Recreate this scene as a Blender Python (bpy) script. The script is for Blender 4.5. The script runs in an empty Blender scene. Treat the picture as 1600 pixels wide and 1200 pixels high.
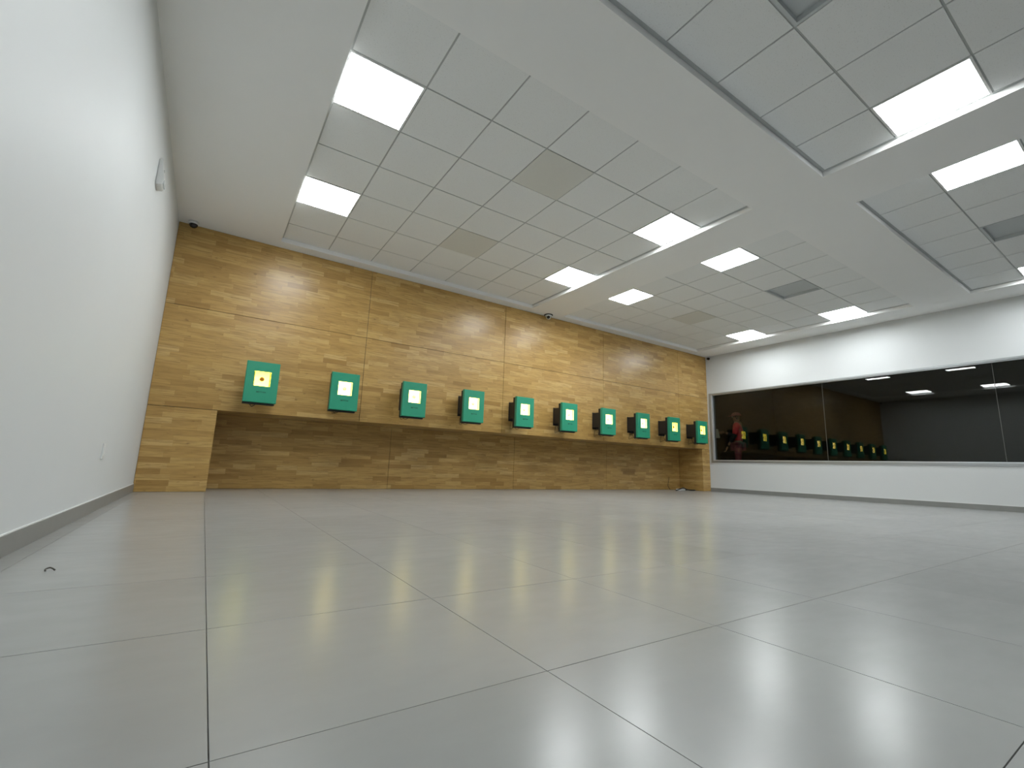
import bpy, bmesh, math, random
from mathutils import Vector, Matrix
random.seed(7)
C = bpy.context.scene.collection
PI = math.pi

# ------------------------------------------------------------------ camera, world, exposure
FPX = 716.8
H = 0.4231                      # camera height above the floor
CZ = 3.3231                     # underside of the plaster ceiling
YW = 6.8005                     # face of the wooden wall
XL, XR = -0.625, 10.324         # left and right wall faces
YB = -5.6                       # wall behind the camera
cam = bpy.data.cameras.new('camera'); cam.sensor_width = 36; cam.lens = FPX / 1600 * 36
cam.clip_start = 0.02; cam.clip_end = 100
co = bpy.data.objects.new('camera', cam); C.objects.link(co)
R3 = Matrix(((0.8323281383455957, -0.12546796247367115, -0.5398959719342795),
             (-0.5532838017854447, -0.12960093090145897, -0.8228490951513041),
             (0.033270178839307496, 0.983596151427089, -0.17728989282477384)))
co.matrix_world = Matrix.Translation((0, 0, H)) @ R3.to_4x4()
bpy.context.scene.camera = co
W = bpy.data.worlds.new('world'); bpy.context.scene.world = W; W.use_nodes = True
W.node_tree.nodes['Background'].inputs[0].default_value = (0.6, 0.7, 0.8, 1)
W.node_tree.nodes['Background'].inputs[1].default_value = 0.02
vs = bpy.context.scene.view_settings
vs.view_transform = 'Standard'; vs.look = 'None'; vs.gamma = 1.0; vs.use_curve_mapping = False
vs.exposure = 0.0
PANEL_LIGHT = 31.0               # radiance of the ceiling light panels
CARD_LIGHT = 8.0                # radiance of the lit target cards


# ------------------------------------------------------------------ node helpers
def s2l(c):
    return tuple(((v / 255) / 12.92 if v / 255 <= 0.04045 else ((v / 255 + 0.055) / 1.055) ** 2.4) for v in c)


class N:
    def __init__(s, name):
        s.m = bpy.data.materials.new(name); s.m.use_nodes = True
        s.t = s.m.node_tree; s.n = s.t.nodes; s.n.clear()
        s.out = s.n.new('ShaderNodeOutputMaterial')

    def add(s, typ, **kw):
        nd = s.n.new('ShaderNode' + typ)
        for k, v in kw.items(): setattr(nd, k, v)
        return nd

    def put(s, nd, key, val):
        i = nd.inputs[key]
        if isinstance(val, bpy.types.NodeSocket): s.t.links.new(val, i)
        elif isinstance(val, tuple) and len(val) == 3 and i.type == 'RGBA': i.default_value = (*val, 1)
        else: i.default_value = val

    def math(s, op, a, b=None, clamp=False):
        nd = s.add('Math', operation=op, use_clamp=clamp); s.put(nd, 0, a)
        if b is not None: s.put(nd, 1, b)
        return nd.outputs[0]

    def mix(s, fac, a, b, typ='MIX'):
        nd = s.add('Mix', data_type='RGBA', blend_type=typ)
        s.put(nd, 0, fac); s.put(nd, 6, a); s.put(nd, 7, b); return nd.outputs[2]

    def noise(s, vec, scale, detail=4, rough=.5):
        nd = s.add('TexNoise'); s.put(nd, 'Scale', scale); s.put(nd, 'Detail', detail); s.put(nd, 'Roughness', rough)
        if vec is not None: s.put(nd, 'Vector', vec)
        return nd.outputs[0]

    def ramp(s, fac, stops):
        nd = s.add('ValToRGB'); cr = nd.color_ramp
        while len(cr.elements) < len(stops): cr.elements.new(.5)
        for e, (p, c) in zip(cr.elements, stops): e.position = p; e.color = (*c, 1)
        s.put(nd, 0, fac); return nd.outputs[0]

    def pos(s): return s.add('NewGeometry').outputs['Position']

    def scale(s, vec, xyz):
        nd = s.add('VectorMath', operation='MULTIPLY'); s.put(nd, 0, vec); nd.inputs[1].default_value = xyz
        return nd.outputs[0]

    def bsdf(s, color, rough=.5, metal=0., spec=.5, bump=None, bstr=.1, bdist=.01, coat=0, coatr=.2, emis=None, estr=0):
        b = s.add('BsdfPrincipled')
        s.put(b, 'Base Color', color); s.put(b, 'Roughness', rough); s.put(b, 'Metallic', metal)
        s.put(b, 'Specular IOR Level', spec); s.put(b, 'Coat Weight', coat); s.put(b, 'Coat Roughness', coatr)
        if emis is not None: s.put(b, 'Emission Color', emis); s.put(b, 'Emission Strength', estr)
        if bump is not None:
            bp = s.add('Bump'); s.put(bp, 'Height', bump); s.put(bp, 'Strength', bstr); s.put(bp, 'Distance', bdist)
            s.put(b, 'Normal', bp.outputs[0])
        s.t.links.new(b.outputs[0], s.out.inputs[0]); return s.m


def plain(name, col, rough=.5, metal=0., var=.05, scale=30., spec=.5, bstr=.05):
    n = N(name); nz = n.noise(n.pos(), scale)
    lo = tuple(c * (1 - var) for c in col); hi = tuple(min(1, c * (1 + var)) for c in col)
    return n.bsdf(n.mix(nz, lo, hi), rough, metal, spec, nz, bstr, .002)


def wood_mat():
    n = N('finger_jointed_wood'); p = n.pos()
    sp = n.add('SeparateXYZ'); n.put(sp, 0, p)
    x = n.math('ADD', sp.outputs[0], sp.outputs[1]); z = sp.outputs[2]
    rowf = n.math('DIVIDE', z, .0663); row = n.math('FLOOR', rowf)
    w1 = n.add('TexWhiteNoise', noise_dimensions='1D'); n.put(w1, 'W', row)
    ln = n.math('ADD', n.math('MULTIPLY', w1.outputs[0], .22), .27)
    u = n.math('ADD', n.math('DIVIDE', x, ln), n.math('MULTIPLY', w1.outputs[0], 37.3))
    col = n.math('FLOOR', u)
    cb = n.add('CombineXYZ'); n.put(cb, 0, col); n.put(cb, 1, row)
    w2 = n.add('TexWhiteNoise', noise_dimensions='2D'); n.put(w2, 'Vector', cb.outputs[0])
    r = w2.outputs[0]
    base = n.ramp(r, [(0, (.37, .215, .062)), (.12, (.455, .28, .086)), (.55, (.53, .335, .108)), (.88, (.575, .38, .135)), (1, (.63, .43, .175))])
    # grain, shifted stave by stave
    off = n.add('CombineXYZ'); n.put(off, 0, n.math('MULTIPLY', r, 40.)); n.put(off, 2, n.math('MULTIPLY', r, 13.))
    ad = n.add('VectorMath', operation='ADD'); n.put(ad, 0, p); n.put(ad, 1, off.outputs[0])
    g = n.noise(n.scale(ad.outputs[0], (2.2, 2.2, 30)), 1.6, 6, .62)
    c = n.mix(n.math('MULTIPLY', n.math('SUBTRACT', g, .45, True), 3.2, True), base, (.27, .155, .045))
    big = n.noise(p, .9, 3)
    c = n.mix(n.math('MULTIPLY', big, .22), c, (.40, .235, .085))
    kn = n.noise(n.scale(p, (9, 9, 22)), 1.0, 2)
    c = n.mix(n.math('MULTIPLY', n.math('SUBTRACT', kn, .69, True), 6., True), c, (.16, .08, .03))
    # joints between staves
    fz = n.math('ABSOLUTE', n.math('SUBTRACT', n.math('FRACT', rowf), .5)); fu = n.math('ABSOLUTE', n.math('SUBTRACT', n.math('FRACT', u), .5))
    j = n.math('MAXIMUM', n.math('GREATER_THAN', fz, .485), n.math('GREATER_THAN', fu, .497))
    c = n.mix(n.math('MULTIPLY', j, .25), c, (.2, .11, .04))
    h = n.math('ADD', n.math('MULTIPLY', r, .5), n.math('MULTIPLY', n.noise(p, 14, 3), .8))
    h = n.math('SUBTRACT', h, n.math('MULTIPLY', j, .5))
    return n.bsdf(c, .30, 0, .4, h, .10, .004)


def floor_mat(name='grey_porcelain'):
    n = N(name); p = n.pos()
    a = n.noise(n.scale(p, (1, 1, 1)), 1.1, 6, .6); b = n.noise(n.scale(p, (6, 14, 1)), 1.0, 5, .6)
    oi = n.add('ObjectInfo').outputs['Random']
    f = n.math('ADD', n.math('MULTIPLY', a, .6), n.math('MULTIPLY', b, .25)); f = n.math('ADD', f, n.math('MULTIPLY', oi, .15))
    c = n.ramp(f, [(.3, (.300, .305, .298)), (.5, (.325, .331, .324)), (.72, (.355, .361, .352))])
    r = n.math('ADD', n.math('MULTIPLY', b, .06), .205)
    return n.bsdf(c, r, 0, .42, n.noise(p, 3.5, 2), .012, .004)


def acoustic_mat():
    n = N('acoustic_tile'); p = n.pos()
    s = n.noise(p, 130, 2); c = n.mix(n.math('GREATER_THAN', s, .66), (.83, .845, .84), (.70, .71, .70))
    return n.bsdf(c, .9, 0, .2, s, .15, .002)


def glass_mat():
    n = N('dark_window_glass'); g = n.add('NewGeometry')
    d = n.add('VectorMath', operation='DOT_PRODUCT'); n.put(d, 0, g.outputs['Normal']); n.put(d, 1, g.outputs['Incoming'])
    c = n.math('ABSOLUTE', d.outputs['Value']); k = n.math('POWER', n.math('SUBTRACT', 1., c), 5.)
    fr = n.math('ADD', n.math('MULTIPLY', k, .6), .032)
    tr = n.add('BsdfTransparent'); tr.inputs[0].default_value = (.66, .68, .65, 1)
    gl = n.add('BsdfGlossy'); gl.inputs['Roughness'].default_value = 0.0; gl.inputs[0].default_value = (1, 1, 1, 1)
    mx = n.add('MixShader'); n.put(mx, 0, fr); n.t.links.new(tr.outputs[0], mx.inputs[1]); n.t.links.new(gl.outputs[0], mx.inputs[2])
    n.t.links.new(mx.outputs[0], n.out.inputs[0]); return n.m


def emit_mat(name, col, strength):
    n = N(name); return n.bsdf((.8, .8, .8), .5, emis=col, estr=strength)


M = {}
M['wall'] = plain('white_wall_paint', (.67, .692, .695), .55, var=.012, scale=3, bstr=.02)
M['gypsum'] = plain('white_ceiling_paint', (.87, .875, .865), .7, var=.01, scale=3, bstr=.02)
M['wood'] = wood_mat()
M['floor'] = floor_mat()
M['grout'] = plain('grout', (.34, .34, .33), .9)
M['skirting'] = plain('grey_skirting', (.24, .245, .235), .35, var=.1, scale=9)
M['tile'] = acoustic_mat()
M['bar'] = plain('grid_bar_grey', (.42, .44, .43), .5)
M['angle'] = plain('edge_angle_grey', (.46, .48, .48), .5)
M['blank'] = plain('blank_panel_grey', (.68, .685, .65), .5, var=.02)
M['vent'] = plain('vent_grey', (.55, .58, .585), .6, var=.03)
M['frame_white'] = plain('white_frame', (.80, .81, .80), .4)
M['diffuser'] = emit_mat('light_diffuser', (.945, .985, 1.0), PANEL_LIGHT)
M['green'] = plain('green_enamel', (.022, .285, .165), .42, var=.04, scale=12)
M['black'] = plain('black_plastic', (.012, .012, .012), .5)
M['bracket'] = plain('black_steel', (.018, .016, .015), .45)
M['lining'] = emit_mat('glowing_lining', (1.0, .70, .04), CARD_LIGHT * .5)  # glow put into the lining itself for light scattered inside the well
M['card_y'] = emit_mat('yellow_lit_card', (1.0, .84, .03), CARD_LIGHT * .5)
M['card_w'] = emit_mat('warm_white_lit_card', (1.0, .72, .16), CARD_LIGHT * .95)
M['dot'] = plain('bullseye_brown', (.30, .10, .0), .6)
M['dot_y'] = emit_mat('bullseye_amber', (.62, .36, .03), .8)
M['print'] = plain('dark_green_print', (.004, .07, .035), .5)
M['alu'] = plain('grey_aluminium', (.42, .44, .45), .32, .7, var=.04)
M['alu_light'] = plain('pale_aluminium', (.68, .71, .73), .3, .5, var=.04)
M['glass'] = glass_mat()
M['joint'] = plain('silicone_joint', (.13, .13, .12), .5)
M['plastic'] = plain('white_plastic', (.74, .75, .74), .35)
M['smoked'] = plain('smoked_dome', (.02, .015, .015), .08)
M['clear'] = plain('pale_dome', (.55, .52, .44), .12)
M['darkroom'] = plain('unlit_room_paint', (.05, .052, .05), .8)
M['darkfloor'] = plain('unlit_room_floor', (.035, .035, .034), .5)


# ------------------------------------------------------------------ mesh helpers
def mesh_obj(name, bm, m, parent=None, smooth=False):
    me = bpy.data.meshes.new(name); bmesh.ops.recalc_face_normals(bm, faces=bm.faces); bm.to_mesh(me); bm.free()
    if m is not None:
        for q in (m if isinstance(m, (list, tuple)) else [m]): me.materials.append(q)
    if smooth:
        for p in me.polygons: p.use_smooth = True
    o = bpy.data.objects.new(name, me); C.objects.link(o)
    if parent is not None: o.parent = parent
    return o


def bx(bm, x0, x1, y0, y1, z0, z1, bev=0.):
    r = bmesh.ops.create_cube(bm, size=1.)
    vs_ = r['verts']
    for v in vs_:
        v.co = Vector((x0 + (v.co.x + .5) * (x1 - x0), y0 + (v.co.y + .5) * (y1 - y0), z0 + (v.co.z + .5) * (z1 - z0)))
    if bev:
        es = list({e for v in vs_ for e in v.link_edges})
        bmesh.ops.bevel(bm, geom=es, offset=bev, segments=2, affect='EDGES', profile=.5)
    return bm


def box(name, b, m, parent=None, bev=0.):
    return mesh_obj(name, bx(bmesh.new(), *b, bev), m, parent)


def boxes(name, bs, m, parent=None, bev=0.):
    bm = bmesh.new()
    for b in bs: bx(bm, *b, bev)
    return mesh_obj(name, bm, m, parent)


def lathe(name, prof, m, parent=None, seg=24, mat=None, caps=True):
    bm = bmesh.new(); rings = []
    for r, z in prof:
        rings.append([bm.verts.new((r * math.cos(2 * PI * k / seg), r * math.sin(2 * PI * k / seg), z)) for k in range(seg)])
    for a, b in zip(rings, rings[1:]):
        for k in range(seg): bm.faces.new((a[k], a[(k + 1) % seg], b[(k + 1) % seg], b[k]))
    if caps:
        bm.faces.new(rings[0]); bm.faces.new(rings[-1])
    if mat is not None: bmesh.ops.transform(bm, matrix=mat, verts=bm.verts)
    return mesh_obj(name, bm, m, parent, True)


def tube(name, pts, r, m, parent=None, seg=8):
    bm = bmesh.new(); rings = []
    P = [Vector(p) for p in pts]
    for i, p in enumerate(P):
        t = (P[min(i + 1, len(P) - 1)] - P[max(i - 1, 0)]).normalized()
        a = t.orthogonal().normalized() if i == 0 else (a - t * a.dot(t)).normalized()
        b = t.cross(a)
        rings.append([bm.verts.new(p + r * (a * math.cos(2 * PI * k / seg) + b * math.sin(2 * PI * k / seg))) for k in range(seg)])
    for u, v in zip(rings, rings[1:]):
        for k in range(seg): bm.faces.new((u[k], u[(k + 1) % seg], v[(k + 1) % seg], v[k]))
    bm.faces.new(rings[0]); bm.faces.new(rings[-1])
    return mesh_obj(name, bm, m, parent, True)


def curve_pts(keys, n=8):
    K = [Vector(k) for k in keys]; out = []
    for i in range(len(K) - 1):
        p0, p1, p2, p3 = K[max(i - 1, 0)], K[i], K[i + 1], K[min(i + 2, len(K) - 1)]
        for j in range(n):
            t = j / n
            out.append(.5 * ((2 * p1) + (p2 - p0) * t + (2 * p0 - 5 * p1 + 4 * p2 - p3) * t * t + (3 * p1 - p0 - 3 * p2 + p3) * t ** 3))
    out.append(K[-1]); return out


def thing(name, label, cat, loc=(0, 0, 0), rotz=0, group=None):
    o = bpy.data.objects.new(name, None); C.objects.link(o); o.empty_display_size = .05
    o.location = loc; o.rotation_euler = (0, 0, rotz); o['label'] = label; o['category'] = cat
    if group: o['group'] = group
    return o


def tag(o, label, cat, group=None):
    o['label'] = label; o['category'] = cat
    if group: o['group'] = group
    return o


def struct(o, label=None):
    o['kind'] = 'structure'
    if label: o['label'] = label
    return o


def dup(root, loc, label=None, rotz=None):
    r = root.copy(); C.objects.link(r); r.location = loc
    if rotz is not None: r.rotation_euler = (0, 0, rotz)
    if label: r['label'] = label
    for ch in list(root.children):
        c = ch.copy(); C.objects.link(c); c.parent = r
        for g in ch.children:
            d = g.copy(); C.objects.link(d); d.parent = c
    return r


# ------------------------------------------------------------------ floor
TS = .603; FX, FY = .06, .8375
fl = struct(box('floor', (XL - .12, XR + .12, YB - .12, YW + .75, -.14, -.006), M['grout']), 'polished grey porcelain tile floor')
i0 = math.floor((XL - FX) / TS); xs = []
x = FX + i0 * TS
while x < XR:
    xs.append((max(x, XL), min(x + TS, XR))); x += TS
ys = []; y = FY - 2 * TS
while y < YW + .66:
    ys.append((y, min(y + TS, YW + .66))); y += TS
cache = {}


def piece(key, maker, name, parent, loc):
    if key not in cache:
        o = maker(); cache[key] = o.data
    else:
        o = bpy.data.objects.new(name, cache[key]); C.objects.link(o); o.parent = parent
    o.location = loc; return o


G = .0009
for (xa, xb) in xs:
    for (ya, yb) in ys:
        w, d = round(xb - xa, 4), round(yb - ya, 4)
        dz = random.uniform(-.0002, .0002)
        piece(('f', w, d), lambda: box('floor_tile', (G, w - G, G, d - G, -.009, 0), M['floor'], fl, .0004), 'floor_tile', fl, (xa, ya, dz))
yb = FY - 2 * TS
bm = bmesh.new(); y = yb
while y > YB:
    for (xa, xb) in xs: bx(bm, xa + G, xb - G, max(YB, y - TS) + G, y - G, -.009, 0)
    y -= TS
o = mesh_obj('floor_tiles_behind', bm, M['floor'], fl); o['kind'] = 'stuff'

# ------------------------------------------------------------------ walls
struct(box('wall_left', (XL - .15, XL, YB - .15, YW + .75, -.14, CZ + .25), M['wall']), 'smooth white painted wall on the left')
struct(box('wall_back', (XL, XR, YB - .15, YB, -.14, CZ + .25), M['wall']), 'white wall behind the camera')
WY0, WY1 = -3.25, 6.70; WZ0, WZ1 = .735, 2.365
struct(boxes('wall_right', [(XR, XR + .16, YB - .15, YW + .75, -.14, WZ0), (XR, XR + .16, YB - .15, YW + .75, WZ1, CZ + .25),
                            (XR, XR + .16, YB - .15, WY0, WZ0, WZ1), (XR, XR + .16, WY1 + .05, YW + .75, WZ0, WZ1)], M['wall']),
       'white painted wall around the long dark window')
# wooden end wall: backing plus veneered boards
RX0, RX1, RZ, RD = .074, 10.03, .995, .66
T = .018
wf = struct(boxes('wall_front', [(XL, XR, YW + T + .002, YW + RD + .1, RZ + T + .002, CZ + .02), (XL, RX0 - T - .002, YW + T + .002, YW + RD + .1, 0, RZ + T),
                                 (RX1 + T + .002, XR, YW + T + .002, YW + RD + .1, 0, RZ + T), (RX0 - T, RX1 + T, YW + RD + T + .002, YW + RD + .1, 0, RZ + T)],
                  M['black']), 'golden finger-jointed wood wall with a low recess')
vx = [XL, 1.82, 4.277, 6.735, 9.195, XR]
gp = .0028


def wp(b): return box('wood_panel', b, M['wood'], wf, .0012)


for a, b in zip(vx, vx[1:]):
    for z0, z1 in ((RZ, 2.255), (2.255, CZ)):
        wp((a + gp, b - gp, YW, YW + T, z0 + gp, z1 - gp))
wp((XL + gp, RX0, YW, YW + T, .002, RZ - gp)); wp((RX1, XR - gp, YW, YW + T, .002, RZ - gp))
rx = [RX0, 2.54, 5.0, 7.48, RX1]
for a, b in zip(rx, rx[1:]):
    wp((a + gp, b - gp, YW + RD, YW + RD + T, .002, RZ))
    wp((a + gp, b - gp, YW + T + .001, YW + RD - .001, RZ + .001, RZ + T))
wp((RX0 - T, RX0, YW + T + .001, YW + RD, .002, RZ - .001)); wp((RX1, RX1 + T, YW + T + .001, YW + RD, .002, RZ - .001))

# skirtings
struct(box('baseboard_left', (XL, XL + .010, YB, YW - .001, 0, .088), M['skirting'], None, .001), 'grey tile skirting along the left wall')
struct(box('baseboard_right', (XR - .010, XR, YB, YW - .001, 0, .085), M['skirting'], None, .001), 'grey tile skirting along the right wall')
struct(box('trim_1', (XL, XL + .006, YB, YW - .001, .088, .093), M['frame_white']), 'thin pale bead on the left skirting')
struct(box('trim_2', (XR - .006, XR, YB, YW - .001, .085, .090), M['frame_white']), 'thin pale bead on the right skirting')

# ------------------------------------------------------------------ ceiling
PT = .607
CT = CZ + .06
FXs = [(.51, .51 + 7 * PT - .03), (5.47, 5.47 + 7 * PT - .03)]
FYs = [(2.464, 6.60), (-2.40, 1.757)]
cx = [XL - .1, FXs[0][0], FXs[0][1], FXs[1][0], FXs[1][1], XR + .1]
cy = [YB - .1, FYs[1][0], FYs[1][1], FYs[0][0], FYs[0][1], YW + .75]
bm = bmesh.new()
for i in range(5):
    for j in range(5):
        if i in (1, 3) and j in (1, 3): continue
        bx(bm, cx[i], cx[i + 1], cy[j], cy[j + 1], CZ, CZ + .13)
bmesh.ops.remove_doubles(bm, verts=bm.verts, dist=1e-5)
from collections import defaultdict
fc = defaultdict(list)
for f in bm.faces: fc[tuple(sorted(v.index for v in f.verts))].append(f)
bm.verts.index_update()
fc = defaultdict(list)
for f in bm.faces: fc[tuple(sorted(v.index for v in f.verts))].append(f)
bmesh.ops.delete(bm, geom=[f for fs in fc.values() if len(fs) > 1 for f in fs], context='FACES')
ce = struct(mesh_obj('ceiling', bm, M['gypsum']), 'white plaster ceiling with four recessed tile fields')
box('ceiling_slab', (XL - .1, XR + .1, YB - .1, YW + .75, CZ + .13, CZ + .2), M['gypsum'], ce)

GB = .012
bars = []; angles = []
lights = []; blanks = []; vents = []
for fi, (x0, x1) in enumerate(FXs):
    for fj, (y0, y1) in enumerate(FYs):
        gx = [x0 + k * PT for k in range(7)] + [x1 + .01]
        if fj == 0: gy = [y0 - .01] + [3.09 + k * PT for k in range(6)] + [y1 + .01]
        else: gy = [1.757 + .01] + [1.172 - k * PT for k in range(6)] + [y0 - .01]
        gy = sorted(gy)
        for g in gx[1:-1]: bars.append((g - GB, g + GB, gy[0], gy[-1], CT + .006, CT + .012))
        for g in gy[1:-1]: bars.append((gx[0], gx[-1], g - GB, g + GB, CT + .0065, CT + .0125))
        e_ = .024
        angles += [(x0 - .002, x0 + e_, y0, y1, CT - .003, CT - .001), (x1 - e_, x1 + .002, y0, y1, CT - .003, CT - .001),
                   (x0 + e_, x1 - e_, y0, y0 + e_, CT - .003, CT - .001), ]
        if fj == 1: angles.append((x0 + e_, x1 - e_, y1 - e_ * 1.2, y1, CT - .003, CT - .001))
        for i in range(7):
            for j in range(7):
                a, b, c, d = gx[i], gx[i + 1], gy[j], gy[j + 1]
                cxm, cym = (a + b) / 2, (c + d) / 2
                lit = False
                if i in (0, 6):
                    for yy in ((3.4, 5.2) if fj == 0 else (.87,)):
                        if c < yy < d: lit = True
                if lit: lights.append((fi, fj, i, a, b, c, d)); continue
                if fj == 0 and fi == 0 and i == 3 and (c < 3.4 < d or c < 5.2 < d): blanks.append((a, b, c, d)); continue
                if fj == 0 and fi == 1 and i == 3 and c < 5.2 < d: blanks.append((a, b, c, d)); continue
                if i == 3 and (c < 3.4 < d if (fj == 0) else c < .87 < d) and not (fj == 0 and fi == 0): vents.append((a, b, c, d)); continue
                w, e = round(b - a, 4), round(d - c, 4)
                q = GB - .005
                piece(('c', w, e), lambda: box('ceiling_tile', (q, w - q, q, e - q, 0, .012), M['tile'], ce, .0015), 'ceiling_tile', ce, (a, c, CT + random.uniform(-.0008, .0008)))
o = boxes('grid_bars', bars, M['bar'], ce); o['kind'] = 'stuff'
o = boxes('edge_angles', angles, M['angle'], ce); o['kind'] = 'stuff'

LIGHT_LABELS = {}


def light(a, b, c, d, label):
    t = thing('ceiling_light', label, 'light', ((a + b) / 2, (c + d) / 2, CT - .004), 0, 'square light panels in the ceiling')
    w, e = (b - a) / 2 - .004, (d - c) / 2 - .004; f = .016
    boxes('frame', [(-w, w, -e, -e + f, 0, .02), (-w, w, e - f, e, 0, .02), (-w, -w + f, -e + f, e - f, 0, .02), (w - f, w, -e + f, e - f, 0, .02)], M['frame_white'], t)
    box('diffuser', (-w + f, w - f, -e + f, e - f, .003, .018), M['diffuser'], t)
    return t


field = {(0, 0): 'tile field beside the wooden wall on the left', (1, 0): 'tile field in the far right corner', (0, 1): 'large near tile field at top right',
         (1, 1): 'tile field at the right edge'}
for (fi, fj, i, a, b, c, d) in lights:
    yc = (c + d) / 2
    if (fi, fj) == (0, 0):
        lab = {(0, 3): 'largest glowing square light panel, nearest on the left edge of the ceiling', (0, 5): 'glowing square light panel on the left edge, nearer the wooden wall',
               (6, 3): 'light panel with lit plaster edge, right border of left tile field, farther from the wood',
               (6, 5): 'glowing light panel above the dome camera at mid wooden wall, left tile field'}[(i, int(yc))]
    elif (fi, fj) == (1, 0):
        lab = {(0, 3): 'glowing light panel at the near left corner of the far right tile field', (0, 5): 'glowing light panel of the far right tile field, closest to the wood wall centre',
               (6, 3): 'glowing light panel above the dark window, nearer of the two in the far right field',
               (6, 5): 'small glowing light panel above the right end of the wooden wall'}[(i, int(yc))]
    elif (fi, fj) == (0, 1):
        lab = 'large glowing light panel at upper right, at the border of the near tile field' if (i == 6 and yc > 0) else ('glowing light panel overhead in the near tile field, ' + ('left row' if i == 0 else 'right row behind the camera') + (' ahead of the camera' if yc > 0 else ' behind it'))
    else:
        lab = ('glowing light panel cut by the right edge, left side of its tile field' if i == 0 else 'sliver of a glowing light panel at the right edge near the long window') if yc > 0 else ('glowing light panel behind the camera, ' + ('left' if i == 0 else 'right') + ' side of the near right tile field')
    light(a, b, c, d, lab)

bl_lab = ['smooth grey square ceiling panel at the centre of the left tile field', 'smooth grey square ceiling panel in the left tile field, close to the wood wall',
          'smooth brownish square ceiling panel in the far right tile field, near the wood wall']
for (a, b, c, d), lab in zip(blanks, bl_lab):
    t = thing('access_panel', lab, 'ceiling panel', ((a + b) / 2, (c + d) / 2, CT - .004), 0, 'smooth access panels in the ceiling')
    w, e = (b - a) / 2 - .003, (d - c) / 2 - .003
    box('cover', (-w, w, -e, e, .001, .014), M['blank'], t, .001)
v_lab = {}
for (a, b, c, d) in vents:
    lab = 'recessed air vent in the near tile field at the top edge' if a < 4 else ('recessed air vent with dark far edge in the far right tile field' if c > 2 else 'recessed air vent cut by the right edge of the picture')
    t = thing('air_vent', lab, 'vent', ((a + b) / 2, (c + d) / 2, CT - .003), 0, 'recessed air vents in the ceiling')
    w, e = (b - a) / 2 - .004, (d - c) / 2 - .004; f = .022
    boxes('frame', [(-w, w, -e, -e + f, 0, .045), (-w, w, e - f, e, 0, .045), (-w, -w + f, -e + f, e - f, 0, .045), (w - f, w, -e + f, e - f, 0, .045)], M['vent'], t)
    box('back_plate', (-w + f, w - f, -e + f, e - f, .040, .048), M['vent'], t)

# ------------------------------------------------------------------ long dark window on the right
wd = struct(boxes('window_1', [(XR - .012, XR + .15, WY1, WY1 + .05, WZ0 - .05, WZ1 + .012), (XR - .012, XR + .15, WY0, WY0 + .03, WZ0, WZ1),
                               (XR - .012, XR + .15, WY0, WY1, WZ0 - .05, WZ0 - .006), (XR - .008, XR + .15, WY0, WY1, WZ1 - .025, WZ1 + .008)], M['alu']),
            'long dark internal window with grey aluminium frame')
boxes('glazing_bead', [(XR - .004, XR + .055, WY1 - .024, WY1, WZ0, WZ1 - .025), (XR - .004, XR + .055, WY0 + .03, WY1, WZ0 - .006, WZ0 + .012),
                       (XR + .02, XR + .055, WY0 + .03, WY1, WZ1 - .040, WZ1 - .025)], M['alu_light'], wd)
gy = [6.69, 4.235, 1.765, -.70, -3.22]
for a, b in zip(gy, gy[1:]):
    o = box('pane', (XR + .060, XR + .068, b + .004, a - .004, WZ0, WZ1 - .02), M['glass'], wd)
for g in gy[1:-1]:
    box('pane_joint', (XR + .0595, XR + .0685, g - .003, g + .003, WZ0, WZ1 - .02), M['joint'], wd)

# unlit room beyond the glass
SX = 14.8
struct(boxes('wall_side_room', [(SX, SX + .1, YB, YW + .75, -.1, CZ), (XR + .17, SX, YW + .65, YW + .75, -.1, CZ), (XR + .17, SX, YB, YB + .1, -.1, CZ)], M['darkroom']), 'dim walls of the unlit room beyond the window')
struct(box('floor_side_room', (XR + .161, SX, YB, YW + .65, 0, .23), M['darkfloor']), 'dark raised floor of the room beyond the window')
struct(box('ceiling_side_room', (XR + .161, SX, YB, YW + .65, CZ - .1, CZ), M['darkroom']), 'dark ceiling of the room beyond the window')

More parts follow.
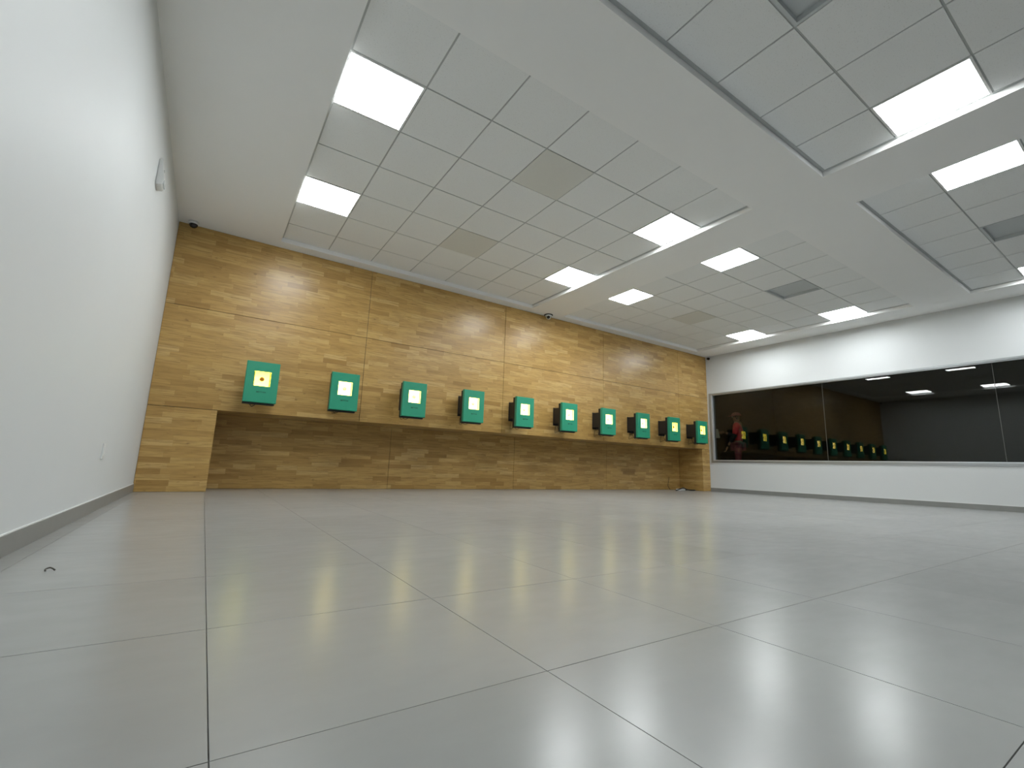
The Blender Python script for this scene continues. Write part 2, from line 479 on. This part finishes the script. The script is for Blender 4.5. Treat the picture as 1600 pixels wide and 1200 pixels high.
# ------------------------------------------------------------------ the ten electronic targets
def make_target(label, card, dot):
    t = thing('shooting_target', label, 'target', (0, YW, 0), 0, 'green electronic shooting targets on the wooden wall')
    # local: x centred, y = 0 at the wall and negative towards the room
    w = .185; zb, zt = 1.10, 1.612; yf, yc_, yb_ = -.37, -.315, -.255
    br = boxes('mounting_bracket', [(-.105, .105, -.012, 0, 1.215, 1.552), (-.098, -.088, -.255, -.012, 1.25, 1.54), (.088, .098, -.255, -.012, 1.25, 1.54),
                                    (-.088, .088, -.2, -.012, 1.30, 1.50)], M['bracket'], t, .002)
    bm = bmesh.new(); bx(bm, -w + .004, w - .012, yc_ + .001, yb_, zb - .020, zt - .012, .003)
    hs = mesh_obj('housing', bm, M['black'], t)
    # front cover with a real square opening
    ox0, ox1, oz0, oz1 = -.093, .093, 1.307, 1.490
    bm = bmesh.new()

    def ring(y, x0, x1, z0, z1): return [bm.verts.new(v) for v in ((x0, y, z0), (x1, y, z0), (x1, y, z1), (x0, y, z1))]
    r_ = .006
    oB = ring(yc_, -w, w, zb, zt); oF = ring(yf + r_, -w, w, zb, zt); oC = ring(yf, -w + r_, w - r_, zb + r_, zt - r_)
    iF = ring(yf, ox0, ox1, oz0, oz1); iB = ring(yf + .010, ox0, ox1, oz0, oz1); iW = ring(yf + .010, ox0 - .015, ox1 + .015, oz0 - .015, oz1 + .015); iE = ring(yc_, ox0 - .015, ox1 + .015, oz0 - .015, oz1 + .015)
    L = [oB, oF, oC, iF, iB, iW, iE, oB]
    for a, b in zip(L, L[1:]):
        for k in range(4): bm.faces.new((a[k], a[(k + 1) % 4], b[(k + 1) % 4], b[k]))
    cv = mesh_obj('front_cover', bm, M['green'], t)
    # lining of the lit well behind the opening
    q = .014
    boxes('light_well', [(ox0 - q, ox0 - .001, yf + .011, yc_, oz0 - q, oz1 + q), (ox1 + .001, ox1 + q, yf + .011, yc_, oz0 - q, oz1 + q),
                         (ox0 - .001, ox1 + .001, yf + .011, yc_, oz0 - q, oz0 - .001), (ox0 - .001, ox1 + .001, yf + .011, yc_, oz1 + .001, oz1 + q)], M['lining'], cv)
    cd = box('target_card', (ox0 + .006, ox1 - .006, yf + .040, yf + .043, oz0, oz1), card, t)
    lathe('bullseye', [(.027, 0), (.027, .0015)], dot, cd, 24, Matrix.Translation((0, yf + .0395, (oz0 + oz1) / 2)) @ Matrix.Rotation(PI / 2, 4, 'X'))
    for s_ in (-1, 1): box('card_gap_shade', (s_ * (ox1 - .008) - .002, s_ * (ox1 - .008) + .002, yf + .034, yf + .040, oz0, oz1), M['black'], cd)  # black strips added to draw the dark gap between card and well
    # printed name below the window
    cu = bpy.data.curves.new('lettering', 'FONT'); cu.body = 'MEYTON'; cu.size = .026; cu.align_x = 'CENTER'; cu.extrude = .0004; cu.resolution_u = 2; cu.offset = .0006
    tmp = bpy.data.objects.new('tmp', cu); C.objects.link(tmp)
    dg = bpy.context.evaluated_depsgraph_get(); me = bpy.data.meshes.new_from_object(tmp.evaluated_get(dg)); bpy.data.objects.remove(tmp)
    me.transform(Matrix.Translation((.004, yf - .0005, 1.222)) @ Matrix.Rotation(PI / 2, 4, 'X')); me.materials.clear(); me.materials.append(M['print'])
    lt = bpy.data.objects.new('lettering', me); C.objects.link(lt); lt.parent = cv
    tube('cable', curve_pts([(-.07, -.10, 1.30), (-.10, -.14, 1.17), (-.085, -.20, 1.075), (-.05, -.24, 1.07), (-.03, -.262, 1.10)], 6), .0035, M['black'], t)
    tube('cable', curve_pts([(-.04, -.06, 1.30), (-.075, -.03, 1.15), (-.06, -.012, 1.08), (-.02, -.03, 1.10), (-.01, -.20, 1.13)], 6), .003, M['black'], t)
    return t


ordn = ['leftmost green target box on the wooden wall, with a yellow lit card', 'second green target box from the left, brightest white lit card',
        'third green target box from the left, white lit card', 'fourth green target box from the left, between two wall seams',
        'fifth green target box from the left, just right of a vertical wood seam', 'fifth green target box from the right, below the dome camera side of the wall',
        'fourth green target box from the right, in front of a vertical wood seam', 'third green target box from the right, last with a white lit card',
        'second green target box from the right, with a yellow lit card', 'rightmost green target box, beside the dark window, yellow lit card']
tw = make_target(ordn[1], M['card_w'], M['dot_y']); ty = make_target(ordn[0], M['card_y'], M['dot'])
for i in range(10):
    loc = (.49 + 1.006 * i, YW - .0, 0)
    src = ty if i in (0, 8, 9) else tw
    if i in (0, 1): src.location = loc
    else: dup(src, loc, ordn[i])

# ------------------------------------------------------------------ small fittings
def dome_camera(label, loc, clear=False, s=1.):
    t = thing('dome_camera', label, 'camera', loc, 0, 'security cameras under the ceiling')
    lathe('base', [(.058 * s, 0), (.058 * s, -.022 * s), (.05 * s, -.034 * s)], M['plastic'], t)
    pr = [(.047 * s * math.cos(a), -.034 * s - .047 * s * math.sin(a)) for a in [k * PI / 2 / 7 for k in range(8)]]
    lathe('dome', pr[:-1] + [(.002, pr[-1][1])], M['clear'] if clear else M['smoked'], t)
    if clear:
        d = Vector((-.62, -.75, -.35)).normalized()
        lathe('lens_barrel', [(.030, .02), (.030, .052), (.022, .056)], M['smoked'], t, 16, Matrix.Translation((0, 0, -.045)) @ d.to_track_quat('Z', 'Y').to_matrix().to_4x4())
        lathe('mounting_ring', [(.072 * s, 0), (.074 * s, -.010), (.06 * s, -.014)], M['smoked'], t)
    return t


dome_camera('white dome camera with dark glass in the ceiling corner by the left wall', (-.47, 6.71, CZ))
dome_camera('dome camera with pale lens ring above the middle of the wooden wall', (5.19, 6.71, CZ), True, 1.15)
t = thing('bullet_camera', 'small white and black camera high in the far right corner', 'camera', (XR - .02, 6.70, 3.27))
box('mount', (-.045, .018, -.05, .05, .012, .05), M['plastic'], t, .004)
lathe('lens_barrel', [(.03, 0), (.034, .05), (.028, .056)], M['smoked'], t, 16, Matrix.Translation((-.03, .02, 0)) @ Matrix.Rotation(PI / 2 + .3, 4, 'X'))

# slanted white fitting high on the left wall
t = thing('wall_sounder', 'small white wedge-shaped fitting high on the left wall', 'wall fitting', (XL, 4.66, 2.78))
bm = bmesh.new()
prof = [(0, .11), (.02, .12), (.055, -.055), (.045, -.115), (0, -.125)]
a = [bm.verts.new((p[0], -.07, p[1])) for p in prof]; b = [bm.verts.new((p[0], .07, p[1])) for p in prof]
bm.faces.new(a); bm.faces.new(b[::-1])
for k in range(5): bm.faces.new((a[k], a[(k + 1) % 5], b[(k + 1) % 5], b[k]))
bmesh.ops.bevel(bm, geom=list(bm.edges), offset=.005, segments=2, affect='EDGES')
mesh_obj('body', bm, M['plastic'], t)
box('lower_vent', (.028, .056, -.055, .055, -.10, -.062), M['vent'], t, .004)
box('indicator', (.034, .040, -.012, .012, .03, .045), M['bar'], t)

t = thing('wall_outlet', 'small white socket plate low on the left wall', 'outlet', (XL, 4.52, .435))
box('cover_plate', (0, .008, -.035, .035, -.057, .057), M['plastic'], t, .002)
box('socket', (.008, .011, -.018, .018, -.032, .032), M['frame_white'], t, .001)

# power strip and loose cable on the floor in the recess corner
t = thing('power_strip', 'pale power strip lying in the right corner of the low recess', 'power strip', (9.50, 7.05, 0), .12)
box('body', (-.16, .16, -.03, .03, 0, .042), M['plastic'], t, .006)
for k in range(4): box('socket', (-.12 + k * .075, -.075 + k * .075, -.018, .018, .042, .046), M['black'], t, .001)
tag(tube('cable', curve_pts([(9.28, 7.02, .012), (9.20, 6.94, .012), (9.30, 6.90, .05), (9.46, 6.95, .07), (9.66, 7.00, .03), (9.78, 6.95, .012), (9.95, 6.98, .012), (9.98, 7.15, .012), (9.9, 7.3, .012)], 8), .011, M['black']),
    'black cable looped over the power strip in the recess', 'cable')
tag(tube('cable', curve_pts([(9.31, 7.20, .012), (9.36, 7.30, .10), (9.52, 7.40, .22), (9.60, 7.452, .30)], 8), .005, M['black']), 'thin dark lead rising up the recess back to the power strip', 'cable')

# scrap on the floor
tag(tube('curled_scrap', curve_pts([(-.418, 2.35, .003), (-.420, 2.362, .007), (-.411, 2.372, .009), (-.401, 2.362, .007), (-.394, 2.354, .003)], 6), .0026, plain('dry_brown', (.09, .085, .075), .8)),
    'tiny curled dark scrap on the floor near the left wall', 'debris')

# ------------------------------------------------------------------ person behind the glass
def skin(name, V, E_, Rd, m, parent, sub=2, root=0):
    me = bpy.data.meshes.new(name); me.from_pydata(V, E_, []); me.materials.append(m)
    o = bpy.data.objects.new(name, me); C.objects.link(o)
    md = o.modifiers.new('s', 'SKIN'); md.use_smooth_shade = True
    for i, r in enumerate(Rd):
        sv = me.skin_vertices[0].data[i]; sv.radius = r if isinstance(r, tuple) else (r, r); sv.use_root = (i == root)
    o.modifiers.new('b', 'SUBSURF').levels = sub; o.modifiers['b'].render_levels = sub
    dg = bpy.context.evaluated_depsgraph_get(); dg.update()
    ne = bpy.data.meshes.new_from_object(o.evaluated_get(dg)); bpy.data.objects.remove(o)
    for p in ne.polygons: p.use_smooth = True
    q = bpy.data.objects.new(name, ne); C.objects.link(q); q.parent = parent; return q


PM = dict(skin=plain('skin_tone', (.30, .16, .10), .5), red=plain('red_shirt', (.62, .035, .05), .7), dark=plain('dark_sleeve', (.02, .022, .025), .7),
          trousers=plain('maroon_trousers', (.22, .045, .07), .8), cap=plain('dusty_pink_cap', (.42, .11, .12), .7), shoe=plain('dark_shoe', (.02, .02, .02), .5),
          paper=plain('pale_paper', (.55, .53, .45), .7), violet=plain('violet_pouch', (.30, .26, .62), .6), hair=plain('dark_hair', (.015, .01, .008), .7))
P = thing('person', 'person in red shirt and cap standing behind the dark glass, one arm stretched out', 'person', (10.86, 6.37, .23), .45)
V = [(0, 0, .93), (0, .0, 1.08), (0, -.01, 1.25), (0, -.015, 1.38), (0, -.005, 1.47), (0, .02, 1.53), (0, .025, 1.61),   # 0-6 pelvis..head
     (-.195, -.01, 1.38), (-.235, .05, 1.12), (-.17, .16, .95), (-.16, .20, .88),      # left arm 7-10
     (.195, 0, 1.38), (.225, .09, 1.13), (.175, .25, 1.20), (.165, .29, 1.21),         # right arm forward 11-14
     (-.09, 0, .88), (-.10, .01, .48), (-.10, -.02, .09), (-.105, .11, .04), (.09, 0, .88), (.11, .03, .48), (.12, -.01, .09), (.125, .12, .04)]
Ed = [(0, 1), (1, 2), (2, 3), (3, 4), (4, 5), (5, 6), (3, 7), (7, 8), (8, 9), (9, 10), (3, 11), (11, 12), (12, 13), (13, 14), (0, 15), (15, 16), (16, 17), (17, 18), (0, 19), (19, 20), (20, 21), (21, 22)]
Rd = [(.15, .10), (.135, .09), (.16, .11), (.17, .10), .06, .075, (.078, .092), .05, .04, .03, .028, .05, .04, .03, .028, .085, .055, .038, .03, .085, .055, .038, .03]
skin('body', V, Ed, Rd, PM['skin'], P)
sh = [0, 1, 2, 3, 7, 8, 11, 12]
mp = {a: i for i, a in enumerate(sh)}


def sub_skin(name, ids, grow, m, sub=2):
    mp = {a: i for i, a in enumerate(ids)}
    return skin(name, [V[a] for a in ids], [(mp[a], mp[b]) for a, b in Ed if a in mp and b in mp],
                [tuple(c + grow for c in (Rd[a] if isinstance(Rd[a], tuple) else (Rd[a], Rd[a]))) for a in ids], m, P, sub)


sub_skin('shirt', [0, 1, 2, 3, 7, 8, 11, 12], .026, PM['red'])
skin('sleeve', [(.222, .08, 1.15), V[12], V[13]], [(0, 1), (1, 2)], [.060, .074, .048], PM['dark'], P)
skin('sleeve', [(-.222, .045, 1.14), V[8], V[9]], [(0, 1), (1, 2)], [.060, .070, .045], PM['dark'], P)
sub_skin('trousers', [0, 15, 16, 17, 19, 20, 21], .014, PM['trousers'])
for s, vx_ in ((-1, -.105), (1, .125)):
    o = skin('shoe', [(vx_, -.05, .05), (vx_, .05, .045), (vx_, .15, .04)], [(0, 1), (1, 2)], [.045, .045, .038], PM['shoe'], P)
# head details
hd = Vector((0, .03, 1.64))
bm = bmesh.new(); bmesh.ops.create_uvsphere(bm, u_segments=24, v_segments=12, radius=.098)
bmesh.ops.delete(bm, geom=[v for v in bm.verts if v.co.z < -.002], context='VERTS')
for v in bm.verts: v.co = Vector((v.co.x * .97, v.co.y * 1.15, v.co.z * .98)) + Vector((0, .012, 1.615))
n0 = [Vector((.085 * math.cos(a), .085 * math.sin(a), 0)) for a in [PI * k / 12 for k in range(13)]]
up = [bm.verts.new((q.x * 1.0, .03 + .07 + q.y * 1.15, 1.622 - q.y * .15)) for q in n0]; dn = [bm.verts.new((q.x, .03 + .07 + q.y * 1.15, 1.616 - q.y * .15)) for q in n0]
bm.faces.new(up); bm.faces.new(dn[::-1])
for k in range(12): bm.faces.new((up[k], up[k + 1], dn[k + 1], dn[k]))
mesh_obj('cap', bm, PM['cap'], P, True)
bm = bmesh.new(); bmesh.ops.create_uvsphere(bm, u_segments=20, v_segments=12, radius=.09)
for v in bm.verts: v.co = Vector((v.co.x, v.co.y * .85, v.co.z * 1.05)) + Vector((0, -.026, 1.58))
mesh_obj('hair', bm, PM['hair'], P, True)
skin('nose', [(0, .105, 1.595), (0, .125, 1.56)], [(0, 1)], [.010, .013], PM['skin'], P)
for s in (-1, 1):
    skin('ear', [(s * .083, .005, 1.56), (s * .087, .0, 1.595)], [(0, 1)], [.012, .015], PM['skin'], P)
    bm = bmesh.new(); bmesh.ops.create_uvsphere(bm, u_segments=10, v_segments=6, radius=.011, matrix=Matrix.Translation((s * .03, .098, 1.592)))
    mesh_obj('eye', bm, PM['paper'], P, True)


def hand(base, d, up_, side):
    d = Vector(d).normalized(); up_ = Vector(up_).normalized(); sd = d.cross(up_) * side; b = Vector(base)
    skin('hand', [b, b + d * .05, b + d * .085], [(0, 1), (1, 2)], [.024, (.034, .018), (.036, .016)], PM['skin'], P)
    for k, l in enumerate((.058, .068, .062, .048)):
        o_ = b + d * .085 + up_ * (.026 - k * .0175)
        skin('finger', [o_ - d * .02, o_ + d * l * .45, o_ + d * l * .8 - sd * .018, o_ + d * l * .85 - sd * .038], [(0, 1), (1, 2), (2, 3)], [.0095, .009, .008, .0075], PM['skin'], P, 1)
    skin('thumb', [b + d * .02, b + d * .045 + up_ * .035 - sd * .01, b + d * .078 + up_ * .045 - sd * .028], [(0, 1), (1, 2)], [.012, .011, .009], PM['skin'], P, 1)


hand((.165, .295, 1.21), (0, 1, .05), (0, 0, 1), 1)
hand((-.155, .22, .85), (.1, .35, -.9), (1, .1, .1), 1)
# things the person carries
wm = P.matrix_basis.copy()
Pm = Matrix.Translation((10.86, 6.37, .23)) @ Matrix.Rotation(.45, 4, 'Z')
bm = bmesh.new(); bx(bm, -.022, -.010, .435, .54, 1.08, 1.31, .003)
for v in bm.verts: v.co.x += .17; v.co.y += .02 * math.sin((v.co.z - 1.2) * 14)
bmesh.ops.transform(bm, matrix=Pm, verts=bm.verts)
tag(mesh_obj('paper_target', bm, PM['paper']), 'pale sheet held out in the hand of the person behind the glass', 'paper')
bm = bmesh.new(); bx(bm, -.05, .05, .125, .165, .99, 1.09, .012)
bmesh.ops.transform(bm, matrix=Pm, verts=bm.verts)
tag(mesh_obj('waist_pouch', bm, PM['violet']), 'small violet pouch at the waist of the person behind the glass', 'pouch')
